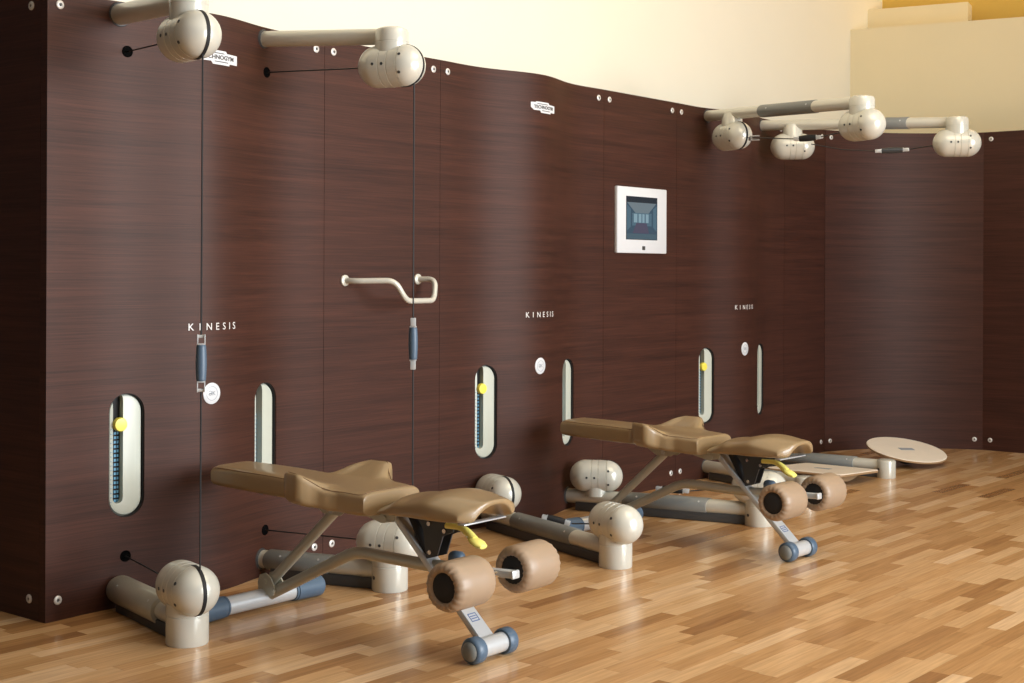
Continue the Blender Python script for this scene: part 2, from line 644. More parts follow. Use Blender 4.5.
def weight_window(root, board, u, peg=True):
    """stadium opening in the board with recessed silver plate, black scale track and yellow peg"""
    w_, h_, zc = 0.145, 0.472, 0.576
    p, t, n = wpt(u)
    F = surf_frame(p, n, zc, root)
    bmc = bmesh.new()
    add_prism(bmc, capsule2d(w_, h_), -0.12, 0.08, F)
    cut = mesh_obj('cutter', bmc, M['black'], root, smooth=False)
    boolean_cut(board, cut)
    # dark liner just behind the edge of the opening
    bm = bmesh.new()
    o_, i_ = capsule2d(w_ + 0.016, h_ + 0.016), capsule2d(w_ - 0.002, h_ - 0.002)
    rings = []
    for ol, z in ((o_, -0.075), (o_, -0.046), (i_, -0.046), (i_, -0.004), (capsule2d(w_ - 0.006, h_ - 0.006), -0.004), (capsule2d(w_ - 0.006, h_ - 0.006), -0.075)):
        rings.append([bm.verts.new(F @ Vector((a, b, z))) for a, b in ol])
    for a, b in zip(rings, rings[1:]):
        for k in range(len(a)):
            bm.faces.new((a[k], a[(k + 1) % len(a)], b[(k + 1) % len(a)], b[k]))
    bm.faces.new([bm.verts.new(F @ Vector((a, b, -0.0745))) for a, b in o_])
    win = mesh_obj('weight_window', bm, M['black'], root)
    # plate, gently domed, with a slot for the peg
    pw, ph = w_ - 0.006, h_ - 0.006
    bm = bmesh.new()
    lay = [(capsule2d(pw, ph), -0.06), (capsule2d(pw, ph), -0.022), (capsule2d(pw - 0.014, ph - 0.014), -0.0110), (capsule2d(pw - 0.05, ph - 0.05), -0.0065)]
    rings = [[bm.verts.new(F @ Vector((a, b, z))) for a, b in ol] for ol, z in lay]
    for a, b in zip(rings, rings[1:]):
        for k in range(len(a)):
            bm.faces.new((a[k], a[(k + 1) % len(a)], b[(k + 1) % len(a)], b[k]))
    bm.faces.new(rings[-1])
    bm.faces.new(list(reversed(rings[0])))
    plate = mesh_obj('plate', bm, M['slotplate'], win, ang=60)
    bmc = bmesh.new()
    tx = -0.031
    add_prism(bmc, [(tx + a, b + 0.028) for a, b in capsule2d(0.040, 0.42)], -0.05, 0.05, F)
    cut = mesh_obj('cutter', bmc, M['black'], root, smooth=False)
    boolean_cut(plate, cut)
    bm = bmesh.new()
    add_prism(bm, [(tx + a, b + 0.028) for a, b in capsule2d(0.0395, 0.419)], -0.07, -0.036, F)
    # peg column of the weight stack: rows of small blue marks
    for k in range(17):
        y = 0.10 - k * 0.0172
        for dx in (-0.010, 0.0, 0.010):
            add_box(bm, tx + dx * 1.15, y, -0.035, 0.0080, 0.010, 0.003, F, mi=1)
    mesh_obj('scale_track', bm, [M['black'], M['scale_blue']], win)
    bm = bmesh.new()
    for k in range(17):
        y = 0.10 - k * 0.0172
        add_box(bm, tx - 0.0255, y, -0.0098, 0.006, 0.0035, 0.004, F)
    mesh_obj('scale_mark', bm, M['scale_grey'], win)
    if not peg:
        return win
    bm = bmesh.new()
    G = F @ Matrix.Translation((tx + 0.006, 0.118, -0.045)) @ Matrix.Rotation(-PI / 2, 4, 'Y')
    add_lathe(bm, [(0, 0.008), (0.03, 0.008), (0.031, 0.022), (0.034, 0.0265), (0.046, 0.0275), (0.054, 0.024), (0.056, 0.0)], G, 28)
    mesh_obj('selector_peg', bm, M['yellow_plastic'], win, ang=50)
    return win


def cable_hole(root, u, z):
    p, t, n = wpt(u)
    F = surf_frame(p, n, z, root) @ Matrix.Rotation(-PI / 2, 4, 'Y')
    bm = bmesh.new()
    add_lathe(bm, [(-0.003, 0.022), (0.002, 0.022), (0.003, 0.0195), (0.0005, 0.017), (0.0005, 0)], F, 24)
    mesh_obj('cable_grommet', bm, M['void'], root)


def nameplate(root, uc):
    """white die-cut sticker with dark lettering"""
    bm = bmesh.new()
    top = [(-0.108, 0.026), (-0.071, 0.027), (-0.070, 0.032), (0.040, 0.032), (0.046, 0.022), (0.108, 0.021)]
    bot = [(-0.108, -0.004), (-0.086, -0.020), (-0.038, -0.020), (-0.030, -0.033), (0.060, -0.033), (0.062, -0.024), (0.108, -0.024)]

    def lin(tab, x):
        for (xa, ya), (xb, yb) in zip(tab, tab[1:]):
            if x <= xb:
                return ya + (yb - ya) * (x - xa) / (xb - xa)
        return tab[-1][1]

    xs = sorted({x for x, _ in top + bot} | {-0.108 + 0.216 * k / 36 for k in range(37)})
    rows = [[bm.verts.new((x, y, z)) for y, z in ((lin(bot, x), 0.0), (lin(bot, x), 0.0016), (lin(top, x), 0.0016), (lin(top, x), 0.0))] for x in xs]
    for r0, r1 in zip(rows, rows[1:]):
        for j in range(3):
            bm.faces.new((r0[j], r1[j], r1[j + 1], r0[j + 1]))
    bm.faces.new(rows[0])
    bm.faces.new(list(reversed(rows[-1])))
    for v in bm.verts:
        v.co.y *= 0.86
    wrap(bm, uc, 2.130, 0.0)
    st = mesh_obj('nameplate', bm, M['white'], root, inv(root), smooth=False)
    bm = text_bm('TECHNOGYM', 0.0275, 1.0, 0.0008, 0.0004)
    for x0, x1, y in ((-0.062, 0.030, 0.0195), (-0.022, 0.052, -0.0195)):
        for k in range(4):
            a = x0 + (x1 - x0) * k / 4
            b = x0 + (x1 - x0) * (k + 1) / 4
            add_box(bm, (a + b) / 2, y, 0.0002, b - a, 0.0036, 0.0006)
    for v in bm.verts:
        v.co.y *= 0.86
    wrap(bm, uc, 2.130, 0.0021)
    mesh_obj('print', bm, M['print'], st, inv(root), smooth=False)


def kinesis(root, uc):
    pos = [-0.111, -0.072, -0.029, 0.013, 0.050, 0.082, 0.110]      # wide letter spacing
    for ch, px in zip('KINESIS', pos):
        b = text_bm(ch, 0.040, 1.0, 0.0, 0.0005)
        for v in b.verts:
            v.co.x += px
        wrap(b, uc, 1.057, 0.0012)
        mesh_obj('letter', b, M['letter'], root, inv(root), smooth=False)


def badge(root, uc):
    zc = 0.793
    p, t, n = wpt(uc)
    F = surf_frame(p, n, zc, root)
    bm = bmesh.new()
    G = F @ Matrix.Rotation(-PI / 2, 4, 'Y')
    add_lathe(bm, [(-0.004, 0.0425), (0.0015, 0.0425), (0.003, 0.040), (0.003, 0)], G, 36)
    o = mesh_obj('badge', bm, M['white'], root)
    bm = bmesh.new()
    for r0, r1 in ((0.0262, 0.0282),):
        n_ = 36
        for k in range(n_):
            a0, a1 = 2 * PI * k / n_, 2 * PI * (k + 1) / n_
            vs = [bm.verts.new(F @ Vector((r * math.cos(a), r * math.sin(a), 0.0036))) for r, a in ((r0, a0), (r1, a0), (r1, a1), (r0, a1))]
            bm.faces.new(vs)
    tb = text_bm('\u018fK', 0.026, 0.95, 0.0, 0.0003)
    if len(tb.verts) < 8:
        tb.free()
        tb = text_bm('OK', 0.026, 0.95, 0.0, 0.0003)
    for v in tb.verts:
        v.co = F @ Vector((v.co.x, v.co.y, 0.0036))
    me = bpy.data.meshes.new('l')
    tb.to_mesh(me)
    tb.free()
    bm.from_mesh(me)
    bpy.data.meshes.remove(me)
    mesh_obj('print', bm, M['grey_print'], o, smooth=False)


EB, ZBT, ZBB = 0.0522, 2.249, 0.075
panel_labels = ['dark wenge wall panel nearest the camera, with a bulging face and two pulley arms above',
                'dark wenge bulging wall panel between the hooked bar and the small screen',
                'dark wenge bulging wall panel right of the small screen, behind the far bench']
for i in range(3):
    u0 = i * S
    p0, t0, n0 = wpt(u0 + W / 2)
    root = thing('training_station', panel_labels[i], 'wall panel', (p0.x, p0.y, 0), TH, 'bulging panels of the training wall')
    board = make_panel(u0 + 0.001, u0 + W - 0.001, 110, M['panel'], root)
    for sg in (-1, 1):
        weight_window(root, board, u0 + W / 2 + sg * SO, sg < 0)
    for uu in (u0 + EB, u0 + W - EB):
        p, t, n = wpt(uu)
        for z in (ZBT, ZBB):
            add_bolt(root, p, n, z)
    if i == 0:
        for sg in (-1, 1):
            for z in (0.1918, 2.1133):
                cable_hole(root, u0 + W / 2 + sg * HO, z)
    kinesis(root, u0 + W / 2 + 0.014)
    badge(root, u0 + W / 2 - 0.0017)
    if i < 2:
        nameplate(root, u0 + W / 2 + 0.028)
flat_labels = ['flat dark wenge wall panel that carries the hooked pale bar',
               'flat dark wenge wall panel that carries the small white framed screen',
               'flat dark wenge wall panel in the deep shade beside the corner']
for i in range(3):
    u0 = i * S + W
    PP = P if i < 2 else P - 0.15
    p0, t0, n0 = wpt(u0 + PP / 2)
    root = thing('flat_panel', flat_labels[i], 'wall panel', (p0.x, p0.y, 0), TH, 'flat panels of the training wall')
    make_panel(u0 + 0.001, u0 + PP - 0.001, 8, M['panel'], root)
    for uu in (u0 + EB, u0 + PP - EB):
        p, t, n = wpt(uu)
        for z in (ZBT, ZBB):
            add_bolt(root, p, n, z)

# near end of the wall: a plain return panel
root = thing('end_panel', 'dark plain return panel closing the near left end of the wall', 'wall panel', (X0, Y0, 0), TH - PI / 2)
bm = bmesh.new()
q = Vector((X0, Y0)) - N * (PT + 0.001) + T * 0.001
wall_box(bm, q, TH + PI / 2, 1.3, PT, 0, HT, side=-1)
mesh_obj('board', bm, M['panel_side'], root, inv(root), smooth=False)
for z in (ZBT, ZBB):
    add_bolt(root, q - N * 0.06, -T, z)

# corner panel (hollow curve) and the next wall beyond it
U3 = 3 * S - 0.15
K0 = Vector((X0, Y0)) + T * U3
K1 = Vector((3.415, 10.14))
chord = K1 - K0
cl = chord.length
cd = chord.normalized()
cn = Vector((cd.y, -cd.x))
SAG = 0.15


def corner_pt(s):
    x = s / cl
    v = -SAG * (1 - (2 * x - 1) ** 2)
    dv = SAG * 4 * (2 * x - 1) / cl
    t = (cd + cn * dv).normalized()
    return K0 + cd * s + cn * v, t, Vector((t.y, -t.x))


mid = K0 + cd * cl / 2
root = thing('corner_panel', 'dark wenge hollow curved panel in the far corner behind the round board', 'wall panel', (mid.x, mid.y, 0), math.atan2(cd.y, cd.x))
bm = bmesh.new()
fr, bk = [], []
NS = 40
for k in range(NS + 1):
    p, t, n = corner_pt(0.002 + (cl - 0.004) * k / NS)
    q = p - n * PT
    fr.append((bm.verts.new((p.x, p.y, 0)), bm.verts.new((p.x, p.y, HT))))
    bk.append((bm.verts.new((q.x, q.y, 0)), bm.verts.new((q.x, q.y, HT))))
for k in range(NS):
    bm.faces.new((fr[k][0], fr[k + 1][0], fr[k + 1][1], fr[k][1]))
    bm.faces.new((bk[k][0], bk[k][1], bk[k + 1][1], bk[k + 1][0]))
    bm.faces.new((fr[k][1], fr[k + 1][1], bk[k + 1][1], bk[k][1]))
    bm.faces.new((fr[k][0], bk[k][0], bk[k + 1][0], fr[k + 1][0]))
bm.faces.new((fr[0][0], fr[0][1], bk[0][1], bk[0][0]))
bm.faces.new((fr[-1][0], bk[-1][0], bk[-1][1], fr[-1][1]))
mesh_obj('board', bm, M['panel_corner'], root, inv(root), ang=25)
for s in (EB, cl - EB):
    p, t, n = corner_pt(s)
    for z in (ZBT, ZBB):
        add_bolt(root, p, n, z)
RT = Vector((T.y, -T.x))               # the wall beyond the corner runs at right angles
root = thing('return_panel', 'dark wenge panel at the right edge beyond the corner', 'wall panel', (K1.x, K1.y, 0), TH - PI / 2)
bm = bmesh.new()
wall_box(bm, K1 - RT * 0.03, TH - PI / 2, 2.4, PT, 0, HT)
mesh_obj('board', bm, M['panel_side'], root, inv(root), smooth=False)
for s in (EB, 2.3):
    for z in (ZBT, ZBB):
        add_bolt(root, K1 + RT * s, Vector((RT.y, -RT.x)), z)

# ------------------------------------------------------------------ pulley arms
HR, HL = 0.085, 0.1425


def pulley_head(parent, F, groove=True, roll=0.0):
    """rounded pulley housing, local X = where the cable leaves"""
    bm = bmesh.new()
    c = HL - HR
    prof = []
    for k in range(13):
        a = PI / 2 * k / 12
        prof.append((-c - HR * math.cos(a), HR * math.sin(a)))
    for g in (-0.022, 0.014, c):
        prof += [(g - 0.0022, HR), (g - 0.0012, HR - 0.0025), (g + 0.0012, HR - 0.0025), (g + 0.0022, HR)]
    for k in range(1, 13):
        a = PI / 2 * k / 12
        prof.append((c + HR * math.sin(a), HR * math.cos(a)))
    prof[0] = (-HL, 0)
    prof[-1] = (HL, 0)
    add_lathe(bm, prof, F, 44)
    h = mesh_obj('pulley_head', bm, M['silver'], parent, ang=30)
    if groove:
        G = F @ Matrix.Rotation(roll, 4, 'X')
        bm = bmesh.new()
        n_ = 40
        rows = []
        hw = 0.0068
        for k in range(n_ + 1):
            b = math.radians(-112 + 218 * k / n_)
            row = []
            for rr, y in ((HR - 0.006, -hw), (HR + 0.0011, -hw), (HR + 0.0011, hw), (HR - 0.006, hw)):
                row.append(bm.verts.new(G @ Vector((c + rr * math.cos(b), y, rr * math.sin(b)))))
            rows.append(row)
        for a, b in zip(rows, rows[1:]):
            for j in range(4):
                bm.faces.new((a[j], a[(j + 1) % 4], b[(j + 1) % 4], b[j]))
        bm.faces.new(rows[0])
        bm.faces.new(list(reversed(rows[-1])))
        mesh_obj('cable_groove', bm, M['black'], h)
    for sg in (-1, 1):
        for x, dz in ((-0.045, 0.0), (-0.004, 0.0), (c + 0.012, 0.036), (c + 0.012, -0.036)):
            bm = bmesh.new()
            if x <= c:
                rad = HR
                base = Vector((x, 0, dz))
                d = Vector((0, sg * math.sqrt(HR * HR - dz * dz), dz)).normalized()
                pos = Vector((x, d.y * HR, d.z * HR))
            else:
                d = Vector((x - c, sg * math.sqrt(HR * HR - dz * dz - (x - c) ** 2), dz)).normalized()
                pos = Vector((c, 0, 0)) + d * HR
            Q = F @ basis(d, Vector((1, 0, 0.01)), pos)
            add_lathe(bm, [(-0.002, 0.0062), (0.0008, 0.0062), (0.0012, 0.005), (0.0006, 0.003), (0.0006, 0)], Q, 12)
            mesh_obj('screw', bm, M['bracket'], h)
    return h


def pulley_arm(label, group, base, end, z, kind, zhead, sleeve, near=None, ze=None, znear=None, pr=0.073, ph=0.142, groove_end=True, groove_near=True, cable=True, head_end=True, r=0.034, end_axis=None, near_axis=None, taper=False, hole=None):
    """kind 'top' or 'floor'. base/end: plan points; near: distance along the arm of a second head"""
    b, e = Vector(base), Vector(end)
    d = (e - b)
    L = d.length
    d.normalize()
    root = thing('pulley_arm', label, 'pulley arm', (b.x, b.y, 0 if kind == 'floor' else z), math.atan2(d.y, d.x), group)
    R = inv(root)

    def at(k, zz):
        return Vector((b.x + d.x * k, b.y + d.y * k, zz))

    d3 = Vector((d.x, d.y, 0))
    ze = z if ze is None else ze
    znear = zhead if znear is None else znear
    F0 = R @ basis(Vector((d.x * L, d.y * L, ze - z)), o=at(0, z))
    bm = bmesh.new()
    st = -0.02 if near is None else 0.0
    add_lathe(bm, [(st, 0), (st, r * 0.9), (st + 0.012, r), (L - 0.01, r), (L - 0.01, 0)], F0, 28)
    tube = mesh_obj('tube', bm, M['tube'], root)
    # rubber foot ring against the wall
    bm = bmesh.new()
    add_lathe(bm, [(-0.03, r + 0.008), (0.0, r + 0.008), (0.006, r + 0.004), (0.006, r - 0.002), (-0.03, r - 0.002)], F0, 28)
    mesh_obj('wall_ring', bm, M['plinth'], root)
    if sleeve:
        s0, s1, sr = sleeve
        bm = bmesh.new()
        add_lathe(bm, [(s0, r - 0.001), (s0, sr - 0.003), (s0 + 0.004, sr), (s1 - 0.004, sr), (s1, sr - 0.003), (s1, r - 0.001)], F0, 28,
                  mod=(lambda x, rr, a: (x + 0.012 * math.cos(a), rr)))
        sl = mesh_obj('sleeve', bm, M['bench_metal'] if taper else M['sleeve'], root)
        for xx in (s0 + 0.07, s1 - 0.05):
            if s1 - s0 < 0.25:
                continue
            for sg in (-1, 1):
                bm = bmesh.new()
                dd = Vector((0, sg * 0.8, 0.6 if kind == 'floor' else 0.3)).normalized()
                add_lathe(bm, [(-0.002, 0.005), (0.001, 0.005), (0.001, 0)], F0 @ basis(dd, Vector((1, 0, 0.01)), Vector((xx, 0, 0)) + dd * sr), 10)
                mesh_obj('rivet', bm, M['alu'], sl)
    if kind == 'floor':
        bm = bmesh.new()
        add_box(bm, L / 2 + 0.01, 0, 0.0245, L - 0.10, 0.066, 0.045, R @ basis(d3, o=at(0, 0)), bev=0.004)
        mesh_obj('plinth', bm, M['plinth'], root)
        U = R @ basis(Vector((0, 0, 1)), o=at(L, 0))
        bm = bmesh.new()
        if head_end:
            add_lathe(bm, [(0.0, 0), (0.0, pr - 0.002), (0.004, pr), (0.098, pr), (0.099, pr - 0.0015), (0.101, pr - 0.0015), (0.102, pr), (0.142, pr), (0.147, pr - 0.006), (0.147, 0)], U, 40)
        else:
            add_lathe(bm, [(0.0, 0), (0.0, pr - 0.002), (0.004, pr), (ph - 0.014, pr), (ph - 0.005, pr - 0.004), (ph - 0.001, pr - 0.013), (ph, 0)], U, 40)
        post = mesh_obj('post', bm, M['silver'], root)
        for sg in (-1, 1):
            bm = bmesh.new()
            dd = Vector((-0.55, sg * 0.83, 0)).normalized()
            Q = F0 @ Matrix.Translation((L, 0, 0.055 - z)) @ basis(dd, Vector((0, 0, 1)), dd * pr)
            add_lathe(bm, [(-0.002, 0.008), (0.0012, 0.008), (0.0012, 0.005), (0.0002, 0.004), (0.0002, 0)], Q, 12)
            mesh_obj('screw', bm, M['bracket'], post)
    else:
        U = R @ basis(Vector((0, 0, 1)), o=at(L, zhead))
        bm = bmesh.new()
        nr = 0.068
        top = ze + r + 0.001 - zhead
        add_lathe(bm, [(0.0, 0), (0.0, nr), (top - 0.062, nr), (top - 0.061, nr - 0.001), (top - 0.059, nr - 0.001), (top - 0.058, nr), (top - 0.02, nr), (top - 0.007, nr - 0.006), (top, nr - 0.022), (top, 0)], U, 36)
        mesh_obj('neck', bm, M['silver'], root)
    if head_end:
        ax = d3 if end_axis is None else Vector((math.cos(end_axis), math.sin(end_axis), 0))
        pulley_head(root, R @ basis(ax, o=at(L, zhead)), groove_end)
    if near is not None:
        ax = d3 if near_axis is None else Vector((math.cos(near_axis), math.sin(near_axis), 0))
        if kind == 'floor':
            U = R @ basis(Vector((0, 0, 1)), o=at(near, z + 0.01))
            bm = bmesh.new()
            add_lathe(bm, [(0, 0), (0, 0.060), (0.05, 0.065), (zhead - z - 0.01, 0.065), (zhead - z - 0.01, 0)], U, 32)
        else:
            U = R @ basis(Vector((0, 0, -1)), o=at(near, z - 0.005))
            bm = bmesh.new()
            add_lathe(bm, [(0, 0), (0, 0.045), (0.04, 0.062), (z - znear - 0.005, 0.066), (z - znear - 0.005, 0)], U, 32)
        mesh_obj('neck', bm, M['silver'], root)
        pulley_head(root, R @ basis(ax, o=at(near, znear)), groove_near)
    if cable:
        bm = bmesh.new()
        k1 = (L if near is None else near) - HL + 0.01
        h0 = Vector((*wpt(hole, -0.004)[0], 2.1133 if kind == 'top' else 0.1918))
        add_tube(bm, [R @ h0, R @ at(k1, zhead)], 0.0028, 8)
        mesh_obj('cable', bm, M['cable'], root)
    return root, at, L, d3


def unit(a):
    return Vector((math.cos(a), math.sin(a)))


def wbase(i, sg):
    return wpt(i * S + W / 2 + sg * SO)[0]


B1L = wpt(W / 2 - 0.380)[0]
B1R = wpt(W / 2 + 0.328)[0]
B2L, B2R = wbase(1, -1), wbase(1, 1)
B3L, B3R = wbase(2, -1), wbase(2, 1)
E1L, E1R = Vector((-1.112, 4.815)), Vector((-0.487, 5.635))
E2L, E2R = Vector((0.455, 6.09)), Vector((1.258, 7.10))
E3L, E3R = Vector((1.685, 8.02)), Vector((2.345, 8.755))
GT, GF = 'pulley arms at the top of the wall', 'pulley arms along the floor'
ZT, ZF = 2.250, 0.075
aTL = pulley_arm('champagne pulley arm jutting from the near left top of the wall, cut by the frame', GT, B1L, Vector((-1.134, 4.90)), ZT, 'top', 2.099, None, ze=2.228, r=0.040, hole=W / 2 - HO)
aTR = pulley_arm('short champagne pulley arm at the top of the wall above the hooked bar', GT, B1R, E1R, ZT, 'top', 2.105, None, ze=2.225, r=0.033, hole=W / 2 + HO)
pulley_arm('long grey sleeved top arm, higher and nearer of the two at the far corner', GT, B3L, Vector((1.884, 7.549)), ZT, 'top', 2.078, (0.52, 0.98, 0.0375), near=0.24, ze=2.20, znear=2.105, groove_end=False, r=0.034, cable=False)
pulley_arm('long grey sleeved top arm, lower and farther of the two at the far corner', GT, B3R, Vector((2.708, 8.53)), ZT, 'top', 2.073, (0.56, 0.99, 0.0375), near=0.22, ze=2.20, znear=2.10, groove_near=False, groove_end=False, r=0.034, cable=False, end_axis=math.radians(-10), near_axis=math.radians(-5))
aFL = pulley_arm('floor pulley arm with a grooved ball head nearest the left corner', GF, B1L, E1L, ZF, 'floor', 0.19, (0.03, 0.44, 0.054), r=0.036, taper=True, hole=W / 2 - HO)
aFR = pulley_arm('floor pulley arm with a domed post under the near bench', GF, B1R, E1R, ZF, 'floor', 0.19, (0.04, 0.34, 0.043), r=0.037, hole=W / 2 + HO)
pulley_arm('long floor pulley arm with two heads, its ball head in front of the far bench', GF, B2L, E2L, ZF, 'floor', 0.19, (0.30, 0.80, 0.043), near=0.12, groove_end=False, r=0.038, cable=False)
pulley_arm('long floor pulley arm with a grey sleeve running under the far bench', GF, B2R, E2R, ZF, 'floor', 0.19, (0.34, 0.80, 0.043), near=0.168, groove_end=False, r=0.038, cable=False, near_axis=math.radians(-8))
pulley_arm('floor pulley arm partly hidden behind the far bench frame', GF, B3L, E3L, ZF, 'floor', 0.19, (0.28, 0.62, 0.043), pr=0.060, ph=0.115, head_end=False, r=0.038, cable=False)
pulley_arm('grey sleeved floor arm ending in a low flat post beside the round board', GF, B3R, E3R, ZF, 'floor', 0.19, (0.10, 0.66, 0.043), pr=0.058, ph=0.115, head_end=False, r=0.036, cable=False)


# ------------------------------------------------------------------ cables and grips
def grip_handle(label, group, a, b, tops, gripmat, extra=None):
    """rubber grip between a and b with chrome clips; tops: list of cable polylines"""
    a, b = Vector(a), Vector(b)
    lo = a if a.z < b.z else b
    root = thing('pull_handle', label, 'pull handle', tuple(lo), 0.0, group)
    R = inv(root)
    ax = (b - a).normalized()
    L = (b - a).length
    F = R @ basis(ax, Vector((0, 0, 1)), a)
    g0, g1 = 0.19 * L, 0.82 * L
    bm = bmesh.new()
    r = 0.0165
    prof = [(g0, 0), (g0, r * 0.85), (g0 + 0.004, r * 0.98)]
    for k in range(9):
        x = g0 + 0.008 + (g1 - g0 - 0.016) * k / 8
        prof.append((x, r + 0.0022 * math.sin(PI * k / 8)))
    prof += [(g1 - 0.004, r * 0.98), (g1, r * 0.85), (g1, 0)]
    add_lathe(bm, prof, F, 24)
    mesh_obj('grip', bm, gripmat, root)
    for x0, x1 in ((0, g0), (g1, L)):
        bm = bmesh.new()
        cx = (x0 + x1) / 2
        ln = abs(x1 - x0)
        for sy in (-1, 1):
            add_box(bm, cx, sy * 0.012, 0, ln, 0.004, 0.020, F, bev=0.0015)
        inner = x1 if x0 == 0 else x0
        add_box(bm, inner + (-0.002 if x0 == 0 else 0.002), 0, 0, 0.005, 0.028, 0.026, F, bev=0.0012)
        outer = x0 if x0 == 0 else x1
        sgn = 1 if x0 == 0 else -1
        add_lathe(bm, [(-0.013, 0.0), (-0.013, 0.006), (0.013, 0.006), (0.013, 0)], F @ Matrix.Translation((outer + sgn * 0.007, 0, 0)) @ Matrix.Rotation(PI / 2, 4, 'Z'), 12)
        mesh_obj('clip', bm, M['alu'], root)
    for pl in tops:
        bm = bmesh.new()
        add_tube(bm, [R @ Vector(p) for p in pl], 0.0031, 8)
        mesh_obj('cable', bm, M['cable'], root)
    return root


def drop(arm, floor_arm, zlo, zhi, label):
    _, at, L, d3 = arm
    k = L + 0.100
    top = at(k, 2.055)
    _, at2, L2, d32 = floor_arm
    bot = at2(L2 + 0.100, 0.25)
    def at_z(z):
        t = (z - bot.z) / (top.z - bot.z)
        return bot.lerp(top, t)
    grip_handle(label, 'grips hanging on the cables', at_z(zlo), at_z(zhi), [[at_z(zhi - 0.012), top], [at_z(zlo + 0.012), bot]], M['blue_rubber'])


drop(aTL, aFL, 0.866, 1.063, 'blue grey cable grip hanging beside the nearest round white badge')
drop(aTR, aFR, 0.888, 1.094, 'blue grey cable grip hanging straight below the hooked pale bar')


def ray(px, py, depth):
    dx, dy = px - 512, py - 271.0
    x, y = dx + 0.0038 * dy, dy - 0.0038 * dx
    return Vector((x / 1400 * depth, depth, CAM_H - y / 1400 * depth))


# grips parked on the long arms
hA = ray(542, 516.5, 6.62)
hB = ray(570, 523.5, 6.60)
grip_handle('black cable grip with chrome ends lying beside the blue capped foot of the far bench', 'grips parked on the arms', hA, hB,
            [[ray(572, 523.5, 6.60), ray(600, 524, 6.25)]], M['black'])
hA = ray(656, 488.0, 7.25)
hB = ray(689, 491.2, 7.20)
grip_handle('black cable grip with chrome ends low behind the bent tube of the far bench', 'grips parked on the arms', hA, hB,
            [[ray(690, 491, 7.20), ray(714, 489, 7.30), ray(742, 487.5, 7.22)]], M['black'])
hA = ray(794, 139.2, 7.95)
hB = ray(821, 137.0, 7.90)
grip_handle('black cable grip with chrome ends in front of the rounded head near the corner', 'grips parked on the arms', hA, hB,
            [[ray(748, 137.5, 8.30), ray(796, 139, 7.95)], [ray(820, 137, 7.9), ray(842, 132, 7.72)]], M['black'])
hA = ray(875, 151.3, 8.75)
hB = ray(909, 149.5, 8.70)
grip_handle('dark grey cable grip strung across the back panel below the farther top arm', 'grips parked on the arms', hA, hB,
            [[ray(811, 144, 8.86), ray(842, 149.5, 8.82), ray(877, 151.2, 8.75)], [ray(907, 149.6, 8.70), ray(936, 145, 8.56)]], M['bracket'])

# chrome fork that stops the cable at the near head of the higher top arm
fk = ray(750, 138.2, 8.28)
root = thing('cable_fork', 'small chrome fork on the cable beside the first rounded head at the corner', 'cable clip', tuple(fk), 0.0)
R = inv(root)
F = R @ basis(Vector((1, -0.45, 0)), o=fk)
bm = bmesh.new()
add_box(bm, 0.0, 0, 0, 0.012, 0.030, 0.030, F, bev=0.002)
mesh_obj('yoke', bm, M['chrome'], root)
for zz in (-0.012, 0.0, 0.012):
    bm = bmesh.new()
    add_box(bm, 0.030, 0, zz, 0.052, 0.020, 0.0055, F, bev=0.0015)
    mesh_obj('prong', bm, M['alu'], root)

# ------------------------------------------------------------------ hooked wall bar
uL, uR = W + 0.135, W + 0.60
root = thing('wall_bar', 'pale champagne bar with a hooked drop, fixed to the flat panel by two round flanges', 'bar', (*wpt((uL + uR) / 2)[0], 1.2), TH)
R = inv(root)


def w3(u, off, z):
    p, t, n = wpt(u, off)
    return Vector((p.x, p.y, z))


def ray_off(px, py, off):
    """point seen at px,py lying at distance off in front of the wall's base plane"""
    dx, dy = px - 512, py - 271.0
    x, y = dx + 0.0038 * dy, dy - 0.0038 * dx
    o = Vector((X0, Y0)) + N * off
    r = Vector((x / 1400, 1.0))
    D = o.dot(N) / r.dot(N)
    return Vector((r.x * D, D, CAM_H - y / 1400 * D))


pts = [ray_off(344.5, 280.5, 0.0), ray_off(356, 281, 0.06), ray_off(395, 280.5, 0.19), ray_off(406.5, 301, 0.20), ray_off(434, 300.5, 0.12), ray_off(435.5, 279.0, 0.09), ray_off(417.5, 279.2, 0.0)]
bm = bmesh.new()
add_tube(bm, [R @ p for p in smooth_path(pts, 0.042, 7)], 0.0128, 16)
mesh_obj('rail', bm, M['tube'], root)
for p in (pts[0], pts[-1]):
    bm = bmesh.new()
    add_lathe(bm, [(0.0, 0), (0.0, 0.025), (0.006, 0.025), (0.010, 0.020), (0.011, 0.012), (0.011, 0)], R @ basis(Vector((N.x, N.y, 0)), o=p), 24)
    mesh_obj('flange', bm, M['tube'], root)

# ------------------------------------------------------------------ screen
c00, c10, c11, c01 = [ray_off(x, y, 0.0) for x, y in ((615.2, 253.2), (664.6, 253.6), (665.6, 190.0), (616.4, 186.0))]
um0 = (Vector((c00.x, c00.y)) + Vector((c01.x, c01.y))) / 2
um1 = (Vector((c10.x, c10.y)) + Vector((c11.x, c11.y))) / 2
zb, zt = (c00.z + c10.z) / 2, (c01.z + c11.z) / 2
mw, mh = (um1 - um0).length, zt - zb
mc = (um0 + um1) / 2
root = thing('wall_screen', 'small white framed display showing a corridor, on the flat panel', 'screen', (mc.x, mc.y, (zb + zt) / 2), TH)
F = surf_frame(mc - T * 0.014, N, (zb + zt) / 2, root) @ Matrix.Translation((0, 0, -0.003))
bm = bmesh.new()
add_box(bm, 0, 0, 0.012, mw, mh, 0.024, F, bev=0.006)
fr_ = mesh_obj('frame', bm, M['white'], root)
bm = bmesh.new()
add_box(bm, 0.01, -mh * 0.42, 0.0245, 0.03, 0.022, 0.002, F, bev=0.0005)
mesh_obj('button', bm, M['print'], root)
sw, sh = mw * 0.63, mh * 0.655


